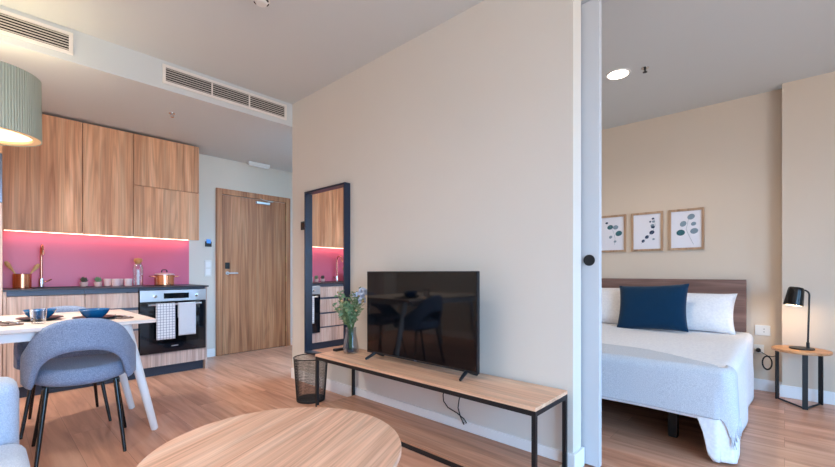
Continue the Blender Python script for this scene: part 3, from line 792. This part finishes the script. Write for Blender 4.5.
for (dx, dy, dz, r) in ((.048, -.085, .426, .034), (.046, -.078, .365, .030), (.02, -.03, .41, .022)):
    b = B()
    for i in range(26):
        v = Vector((random.gauss(0, 1), random.gauss(0, 1), random.gauss(0, 1))).normalized()*r*.8
        ball(b, (dx+v.x, dy+v.y, dz+v.z), r*.36, 1)
    obj('blossom', b, 'blossom', t)
b = B()
for tp, a in tips[::3]: ball(b, tp, .011, 1)
obj('straw_buds', b, 'straw', t)

t = thing('remote_control', 'black remote control lying on bench beside the vase', 'remote control', (1.905, 2.571, .4273), rad(-90))
obj('body', bx(B(), -.021, .021, -.06, .06, 0, .018, .005), 'black', t)
b = B()
for i in range(3):
    for j in range(6): disc(b, .004, .016, .0175, 10, (-.012+.012*i, -.045+.017*j, 0.002))
obj('buttons', b, 'gola', t)

o = obj('power_cable', tube(B(), [(2.048, 1.645, 0.268), (2.048, 1.653, 0.234), (2.048, 1.649, 0.195), (2.048, 1.612, 0.161), (2.048, 1.539, 0.143), (2.048, 1.484, 0.118), (2.048, 1.465, 0.098), (2.048, 1.484, 0.084), (2.048, 1.511, 0.124), (2.048, 1.531, 0.177), (2.048, 1.523, 0.229), (2.048, 1.507, 0.277)], .0035, 8), 'cable')
tag(o, 'thin black cable hanging down behind the bench under television', 'cable')

# mirror
t = thing('wall_mirror', 'tall dark-framed mirror on partition reflecting the kitchen', 'mirror', (XT, 2.9625, .296))
hw, hh, dp = .3035, 1.486, .06
b = B(); k = .016
for y in (-hw, hw-k): bx(b, -dp, -.0005, y, y+k, 0, hh, .001)
for z in (0, hh-k): bx(b, -dp, -.0005, -hw+k, hw-k, z, z+k, .001)
obj('frame', b, 'mirror_frame', t)
obj('mirror_glass', bx(B(), -.022, -.018, -hw+k, hw-k, k, hh-k), 'mirror', t)
obj('backing', bx(B(), -.017, -.0006, -hw+k, hw-k, k, hh-k), 'black', t)

# waste bin
t = thing('waste_bin', 'black wire mesh waste bin standing before the tall mirror', 'bin', (1.815, 2.85, 0))
b = B(); n, k = 90, 30; g = []
for i in range(k+1):
    z = .01+.335*i/k; r = .112+.024*i/k
    g.append([b.verts.new((r*math.cos(2*PI*(j+.5*(i % 2))/n), r*math.sin(2*PI*(j+.5*(i % 2))/n), z)) for j in range(n)])
for i in range(k):
    for j in range(n): b.faces.new((g[i][j], g[i][(j+1) % n], g[i+1][(j+1) % n], g[i+1][j]))
o = obj('mesh_wall', b, 'black', t); m = o.modifiers.new('wire', 'WIREFRAME'); m.thickness = .0028; m.use_even_offset = False
obj('base', disc(B(), .114, .0005, .016, 48), 'black', t)
obj('rim', tube(B(), [(.137*math.cos(2*PI*j/48), .137*math.sin(2*PI*j/48), .348) for j in range(49)], .0045, 8, False), 'black', t)

# ------------------------------------------------------------------ bedroom
BX0, BX1, BY0, BY1, BZ = 2.74, 4.60, .24, 1.86, .50
t = thing('bed', 'double bed with greyed walnut headboard against the bedroom wall', 'bed', (4.63, 1.05, 0))
obj('headboard', bx(B(), -.035, .0, -.80, .86, .28, .975, .003), 'headboard', t)
obj('bed_base', bx(B(), BX0-4.63+.06, -.04, BY0-1.05+.03, BY1-1.05-.03, .25, .315, .01), 'bedbase', t)
obj('mattress', bx(B(), BX0-4.63+.045, -.04, BY0-1.05+.045, BY1-1.05-.02, .316, BZ-.012, .05, 4), 'mattress', t)
for sx in (-1.66, -.15):
    for sy in (-.53, .55): obj('leg', bx(B(), sx-.025, sx+.025, sy-.025, sy+.025, .0005, .25, .004), 'black', t)

def drape(s, u_t, off, amp=1.):
    """s: distance along x from head side of bed (x), u_t: y on the unrolled sheet; returns point"""
    x, y = s, u_t
    u = max(0., BX0+.02-x); v = max(0., BY0+.02-y); R = .05
    r = math.hypot(u, v)
    cx_, cy_ = max(x, BX0+.02), max(y, BY0+.02)
    if r <= 0: 
        return Vector((x, y, BZ+off+.010*math.sin(x*5.1+y*3.3)*amp*.4))
    dx, dy = -u/r, -v/r
    q = R*PI/2
    if r < q:
        a = r/R; o = R*math.sin(a); dz = R*(1-math.cos(a))
    else:
        o = R; dz = R+(r-q)
    fade = min(1, max(0, (dz-R)/.25))
    arc = (x if v > 0 and u == 0 else 0)*9+(y if u > 0 and v == 0 else 0)*8+math.atan2(u, v)*3
    wob = .009*math.sin(arc*1.0+1)*fade*amp+.006*fade
    o += wob+off
    return Vector((cx_+dx*o, cy_+dy*o, BZ-dz+(off if dz < R else off*max(0, 1-(dz-R)/.05))))

def sheet(xs, ys, keep, name, mat, off, th, parent=None, amp=1., rmax=.5, hem=False):
    b = B(); V = {}
    CL = set()
    for i, x0_ in enumerate(xs):
        for j, y in enumerate(ys):
            x = x0_; u = BX0+.02-x; v = BY0+.02-y
            if hem and u > 0:
                f_ = min(1, max(0, (y-BY0-.055)/.06)); f_ = f_*f_*(3-2*f_); u *= 1-f_*(1-FH/SH); x = BX0+.02-u
            q = math.hypot(u, v)
            if u > 0 and v > 0 and q > rmax:
                x_, y_ = BX0+.02-u*rmax/q, BY0+.02-v*rmax/q; CL.add((i, j))
            else: x_, y_ = x, y
            V[i, j] = b.verts.new(drape(x_, y_, off, amp))
    for i in range(len(xs)-1):
        for j in range(len(ys)-1):
            if all(q in CL for q in ((i, j), (i+1, j), (i+1, j+1), (i, j+1))): continue
            if keep((xs[i]+xs[i+1])/2, (ys[j]+ys[j+1])/2): b.faces.new((V[i, j], V[i+1, j], V[i+1, j+1], V[i, j+1]))
    for v in [v for v in b.verts if not v.link_faces]: b.verts.remove(v)
    o = obj(name, b, mat, parent, sharp=80)
    m = o.modifiers.new('solid', 'SOLIDIFY'); m.thickness = th; m.offset = 0
    return o
def lin(a, c, n): return [a+(c-a)*i/n for i in range(n+1)]
# hem distances beyond the edge, measured on the cloth
FH = .30; SH = .515
def keep_duvet(x, y):
    u = BX0+.02-x; v = BY0+.02-y
    if u > 0 and v > 0: return True
    if u > 0: return True
    if v > 0: return v < SH
    return True
o = sheet(lin(BX0+.02-SH, 4.585, 110), lin(BY0+.02-SH, 1.86, 90), keep_duvet, 'bedspread', 'linen', .004, .012, rmax=SH, hem=True)
tag(o, 'white bedspread draped over the double bed down to the floor', 'bedspread')
def keep_throw(x, y):
    u = BX0+.02-x; v = BY0+.02-y
    if u > 0 and v > 0: return True
    if u > 0: return True
    if v > 0: return x < BX0+.10-.10*v
    return x < BX0+.34-.34*max(0, (.75-y)/.5)**1.5
t = thing('throw_blanket', 'pale grey woven throw with fringe across the foot of bed', 'blanket', (0, 0, 0))
sheet(lin(BX0+.02-.285, BX0+.36, 66), lin(BY0+.02-.30, 1.84, 120), keep_throw, 'cloth', 'throw', .016, .006, t, .9, rmax=.375)
b = B(); random.seed(3)
for i in range(46):
    f = i/45
    # hem round the hanging corner
    if f < .55: x = BX0-.27+.29*f/.55; y = BY0+.02-.30
    else: x = BX0+.02+.07*(f-.55)/.45; y = BY0+.02-.30
    u = max(0, BX0+.02-x); v = BY0+.02-y
    if math.hypot(u, v) > .37:
        k = .37/math.hypot(u, v); u *= k; v *= k; x = BX0+.02-u; y = BY0+.02-v
    p = drape(x, y, .018, .9)
    d = Vector((random.uniform(-.012, .012), random.uniform(-.012, .004), -random.uniform(.04, .065)))
    tube(b, [p+Vector((0, 0, .006)), p+d*.5+Vector((random.uniform(-.004, .004), 0, 0)), p+d], [.003, .0026, .0015], 5)
o = obj('fringe', b, 'throw', t); o['kind'] = 'stuff'

def pillow(name, w, h, th, mat, label, cat, loc, tilt, rz=0., group=None, roll=0., seed=0):
    b = B(); n, k = 26, 20; top, bot = {}, {}
    for i in range(n+1):
        for j in range(k+1):
            u = -1+2*i/n; v = -1+2*j/k
            c = (1-abs(u)**3.2)*(1-abs(v)**3.2)
            z = th*.5*max(0, c)**.55
            pin = 1-.07*(1-abs(v)**2)*(abs(u)**4); piv = 1-.07*(1-abs(u)**2)*(abs(v)**4)
            w_ = .004*math.sin(u*7+seed)*math.sin(v*6+seed*2)*c
            X, Y = u*w/2*pin, v*h/2*piv
            edge = i in (0, n) or j in (0, k)
            a = b.verts.new((X, Y, z+w_)); top[i, j] = a
            bot[i, j] = a if edge else b.verts.new((X, Y, -z+w_))
    for i in range(n):
        for j in range(k):
            b.faces.new((top[i, j], top[i+1, j], top[i+1, j+1], top[i, j+1]))
            b.faces.new((bot[i, j+1], bot[i+1, j+1], bot[i+1, j], bot[i, j]))
    R = Matrix.Rotation(rz, 4, 'Z') @ Matrix.Rotation(rad(-90), 4, 'Z') @ Matrix.Rotation(tilt, 4, 'X') @ Matrix.Rotation(roll, 4, 'Z')
    o = obj(name, b, mat, sharp=85); o.matrix_world = Matrix.Translation(loc) @ R
    return tag(o, label, cat, group)
# local X = across (world -y), local Y = up the slope, local Z = face towards the foot
pillow('pillow', .70, .385, .17, 'pillow', 'white pillow at the right, partly behind the teal cushion', 'pillow', (4.435, .655, .680), rad(64), 0, 'white pillows on the bed', 0, 1)
pillow('pillow', .70, .42, .17, 'pillow', 'white pillow at left beside the sliding door edge', 'pillow', (4.435, 1.47, .695), rad(64), 0, 'white pillows on the bed', 0, 4)
pillow('cushion', .59, .45, .15, 'teal', 'large teal blue cushion leaning on the white pillows', 'cushion', (4.225, .915, .715), rad(68), rad(-3), None, rad(3.5), 2)

# pictures
def leafset(b, leaves):
    for (x, z, r, a) in leaves:
        n = 14
        vs = []
        for i in range(n):
            t_ = 2*PI*i/n; px = r*math.cos(t_); pz = r*.82*math.sin(t_)
            vs.append((x+px*math.cos(a)-pz*math.sin(a), z+px*math.sin(a)+pz*math.cos(a)))
        f = [b.verts.new((-.0105, -px, pz)) for px, pz in vs]; f2 = [b.verts.new((-.0095, -px, pz)) for px, pz in vs]
        b.faces.new(f); b.faces.new(list(reversed(f2)))
        for i in range(n): b.faces.new((f[i], f[(i+1) % n], f2[(i+1) % n], f2[i]))
    return b
def picture(yc, label, teal, grey, navy, stem):
    # local -Y of wall: picture x axis runs to the right in the photo (towards -y)
    t = thing('framed_print', label, 'picture', (XB, yc, 1.46), group='framed leaf prints over the headboard')
    b = B(); w, h, k = .146, .20, .021
    for s in (-1, 1):
        bx(b, -.022, -.0005, s*(w-k/2)-k/2, s*(w-k/2)+k/2, -h, h, .001)
        bx(b, -.022, -.0005, -w+k, w-k, s*(h-k/2)-k/2, s*(h-k/2)+k/2, .001)
    obj('frame', b, 'frame_oak', t)
    p = obj('print', bx(B(), -.0095, -.0006, -w+k, w-k, -h+k, h-k), 'paper', t)
    for nm, lv, mt in (('teal_leaves', teal, 'inkteal'), ('grey_leaves', grey, 'inkgrey'), ('navy_leaves', navy, 'inkdark')):
        if lv: obj(nm, leafset(B(), lv), mt, p)
    obj('twig', tube(B(), [(-.0102, -x, z) for x, z in stem], .0014, 6), 'inkgrey', p)
picture(1.388, 'framed leaf print at left, three round leaves, beside sliding door', [(-.015, .072, .030, .3), (.072, .0, .034, .4)], [(.04, .068, .028, .2), (-.01, -.035, .018, .8), (.035, -.085, .014, .3)],
        [(-.05, .12, .014, .2)], [(.03, -.12), (.035, -.05), (.02, .02), (-.02, .09)])
picture(1.046, 'framed leaf print in the middle, curved sprig of small navy leaves', [], [(.05, .06, .018, .4), (.06, .10, .014, .2), (.06, -.08, .012, .1)],
        [(-.035, -.095, .017, .9), (.0, -.055, .02, .8), (.045, -.01, .024, .5), (.055, .045, .018, .2), (.055, .13, .012, .1), (.03, .10, .01, .3)], [(-.05, -.12), (-.01, -.07), (.05, -.01), (.075, .06), (.065, .14)])
picture(.706, 'framed leaf print at right, tall branch of large round leaves', [(-.045, -.03, .036, .1)], [(.04, .12, .032, .5), (-.025, .055, .030, .8), (.065, -.02, .033, .3), (.06, .05, .022, .4)],
        [], [(.06, -.15), (.03, -.08), (.0, .0), (.02, .10), (.04, .14)])

# nightstand
t = thing('nightstand', 'small round oak bedside table on a black bent metal stand', 'side table', (4.345, -.095, 0))
obj('tabletop', disc(B(), .176, .418, .438, 64, bev=.005), 'night_oak', t)
P_ = [(.085, .140), (-.13, -.02), (.115, -.115)]
legs = []
for i, (x, y) in enumerate(P_):
    a = math.atan2(y, x); R = Matrix.Rotation(a, 3, 'Z')
    b = B(); wd = .016
    bx(b, -.005, .005, -wd, wd, .0005, .4175, .001, rot=R, piv=(0, 0, 0)); bmesh.ops.translate(b, vec=(x, y, 0), verts=b.verts)
    obj('leg', b, 'black', t)
for i in range(3):
    a = Vector((*P_[i], .008)); c = Vector((*P_[(i+1) % 3], .008))
    if i == 2: continue
    d = (c-a).normalized()*.02
    obj('floor_rail', tube(B(), [a+d, c-d], .0065, 8), 'black', t)
# lamp
t = thing('bedside_lamp', 'black bedside lamp with downturned shade on the round oak table', 'lamp', (4.36, -.10, .4383))
obj('base', disc(B(), .075, 0, .010, 40, bev=.002), 'black', t)
arm = [(.0, -.035, .010), (.0, -.035, .05), (.0, -.040, .30), (.0, -.043, .425)]
for i in range(1, 7):
    a = PI/2*i/6; arm.append((-.02*math.sin(a)*.7, -.043+.04*(1-math.cos(a)), .425+.04*math.sin(a)))
arm += [(-.02, .0, .466)]
obj('stem', tube(B(), arm, .006, 10), 'black', t)
obj('stem_socket', tube(B(), [(0, -.035, .0095), (0, -.035, .055)], .010, 12), 'black', t)
b = lathe(B(), [(0, .0), (.040, -.002), (.047, -.010), (.050, -.03), (.060, -.145), (.058, -.145), (.048, -.03), (.045, -.012), (0, -.006)], 44)
TLT = Matrix.Rotation(rad(8), 3, 'X') @ Matrix.Rotation(rad(8), 3, 'Y')
bmesh.ops.rotate(b, cent=(0, 0, 0), matrix=TLT, verts=b.verts); bmesh.ops.translate(b, vec=(-.03, .030, .485), verts=b.verts)
sh = obj('lamp_shade', b, 'blackgloss', t)
b = disc(B(), .050, -.124, -.120, 32); bmesh.ops.rotate(b, cent=(0, 0, 0), matrix=TLT, verts=b.verts); bmesh.ops.translate(b, vec=(-.03, .030, .485), verts=b.verts)
obj('bulb', b, 'bulb', sh)

# sockets and lamp flex
def socket(y, z, label, wd, ht, holes):
    t = thing('wall_socket', label, 'socket', (XB, y, z), group='white wall sockets beside the bed')
    obj('plate', bx(B(), -.010, -.0005, -wd, wd, -ht, ht, .003), 'offwhite', t)
    if holes:
        b = B(); tube(b, [(-.0102, -.01, -.012), (-.0095, -.01, -.012)], .004, 8); tube(b, [(-.0102, -.01, .012), (-.0095, -.01, .012)], .004, 8); obj('socket_holes', b, 'dark', t)
socket(.142, .53, 'white wall socket plate beside headboard, upper of the two', .052, .044, True)
socket(.170, .365, 'white wall socket plate beside bed holding a black plug', .038, .038, False)
t = thing('lamp_flex', 'black lamp cable with coiled loop between wall socket and bedside table', 'cable', (XB, .165, .365))
b = B(); disc(b, .018, 0, .03, 20, bev=.004); bmesh.ops.rotate(b, cent=(0, 0, 0), matrix=Matrix.Rotation(rad(-90), 3, 'Y'), verts=b.verts); bmesh.ops.translate(b, vec=(-.0105, .005, -.01), verts=b.verts)
obj('plug', b, 'cable', t)
tube_pts = [(-.036, .0, -.012), (-.05, -.03, -.03), (-.07, -.06, -.045), (-.09, -.09, -.045), (-.10, -.115, -.03), (-.10, -.128, -.015)]
b = tube(B(), tube_pts, .003, 8)
for q, rr in ((0, .052), (.006, .047)):
    tube(b, [(-.075+q, -.055+rr*.62*math.cos(2*PI*j/28), -.105+rr*math.sin(2*PI*j/28)*1.15) for j in range(29)], .004, 7)
obj('cable', b, 'cable', t)

# ------------------------------------------------------------------ light
w = bpy.data.worlds.new('World'); S.world = w; w.use_nodes = True
N = w.node_tree.nodes; L = w.node_tree.links; bg = N['Background']
tc = N.new('ShaderNodeTexCoord'); sp = N.new('ShaderNodeSeparateXYZ'); L.new(tc.outputs['Generated'], sp.inputs[0])
rp = N.new('ShaderNodeValToRGB'); e = rp.color_ramp.elements
e[0].position = .46; e[0].color = (.34, .34, .34, 1); e[1].position = .54; e[1].color = (.31, .61, 1.0, 1)
mr = N.new('ShaderNodeMapRange'); mr.inputs['From Min'].default_value = -1; L.new(sp.outputs['Z'], mr.inputs['Value'])
L.new(mr.outputs[0], rp.inputs['Fac']); L.new(rp.outputs['Color'], bg.inputs['Color']); bg.inputs['Strength'].default_value = 12.5
for i, q in enumerate(WN):
    l = bpy.data.lights.new('daylight_portal', 'AREA'); l.shape = 'RECTANGLE'; l.size = q[1]-q[0]; l.size_y = q[3]-q[2]
    l.cycles.is_portal = True
    o = bpy.data.objects.new('daylight_portal', l); COL.objects.link(o); o.location = ((q[0]+q[1])/2, YF-.21, (q[2]+q[3])/2); o.rotation_euler = (rad(90), 0, 0)
def point(name, loc, col, watt, r=.05):
    l = bpy.data.lights.new(name, 'POINT'); l.color = col; l.energy = watt; l.shadow_soft_size = r
    o = bpy.data.objects.new(name, l); COL.objects.link(o); o.location = loc; return o
WARM = (1., .78, .55)
point('pendant_bulb', (.02, 3.37, 2.10), (1., .84, .66), 4.5, .06)
point('bedside_bulb', (4.335, -.065, .78), (1., .74, .46), 1.6, .02)
def spot(name, loc, col, watt, ang=130, r=.06, bl=.8):
    l = bpy.data.lights.new(name, 'SPOT'); l.color = col; l.energy = watt; l.spot_size = rad(ang); l.spot_blend = bl; l.shadow_soft_size = r
    o = bpy.data.objects.new(name, l); COL.objects.link(o); o.location = loc; return o
spot('pendant_downlight', (.018, 3.37, 1.829), (1., .90, .78), 58, 168, .2)
spot('bedroom_downlight', (3.423, .976, ZB-.03), (1., .80, .60), 27, 150)
for (x, y, z, lab) in FILL_LAMPS: spot('fill_spot', (x, y, z-.03), (1., .95, .90), 84 if z < 2.6 else 22, 150, bl=1.)  # added fill spots below the out-of-view fittings

# ------------------------------------------------------------------ camera
cam = bpy.data.cameras.new('Camera'); co = bpy.data.objects.new('Camera', cam); COL.objects.link(co)
co.location = (0, 0, 1.04); co.rotation_euler = (rad(90), 0, -rad(47.43))
cam.sensor_width = 36; cam.lens = 399.5/835*36; cam.shift_y = 38.9/835; cam.clip_start = .02
S.camera = co
S.view_settings.view_transform = 'Standard'; S.view_settings.look = 'None'; S.view_settings.gamma = 1
S.view_settings.exposure = .70
S.cycles.diffuse_bounces = 8; S.cycles.max_bounces = 14; S.cycles.transparent_max_bounces = 16
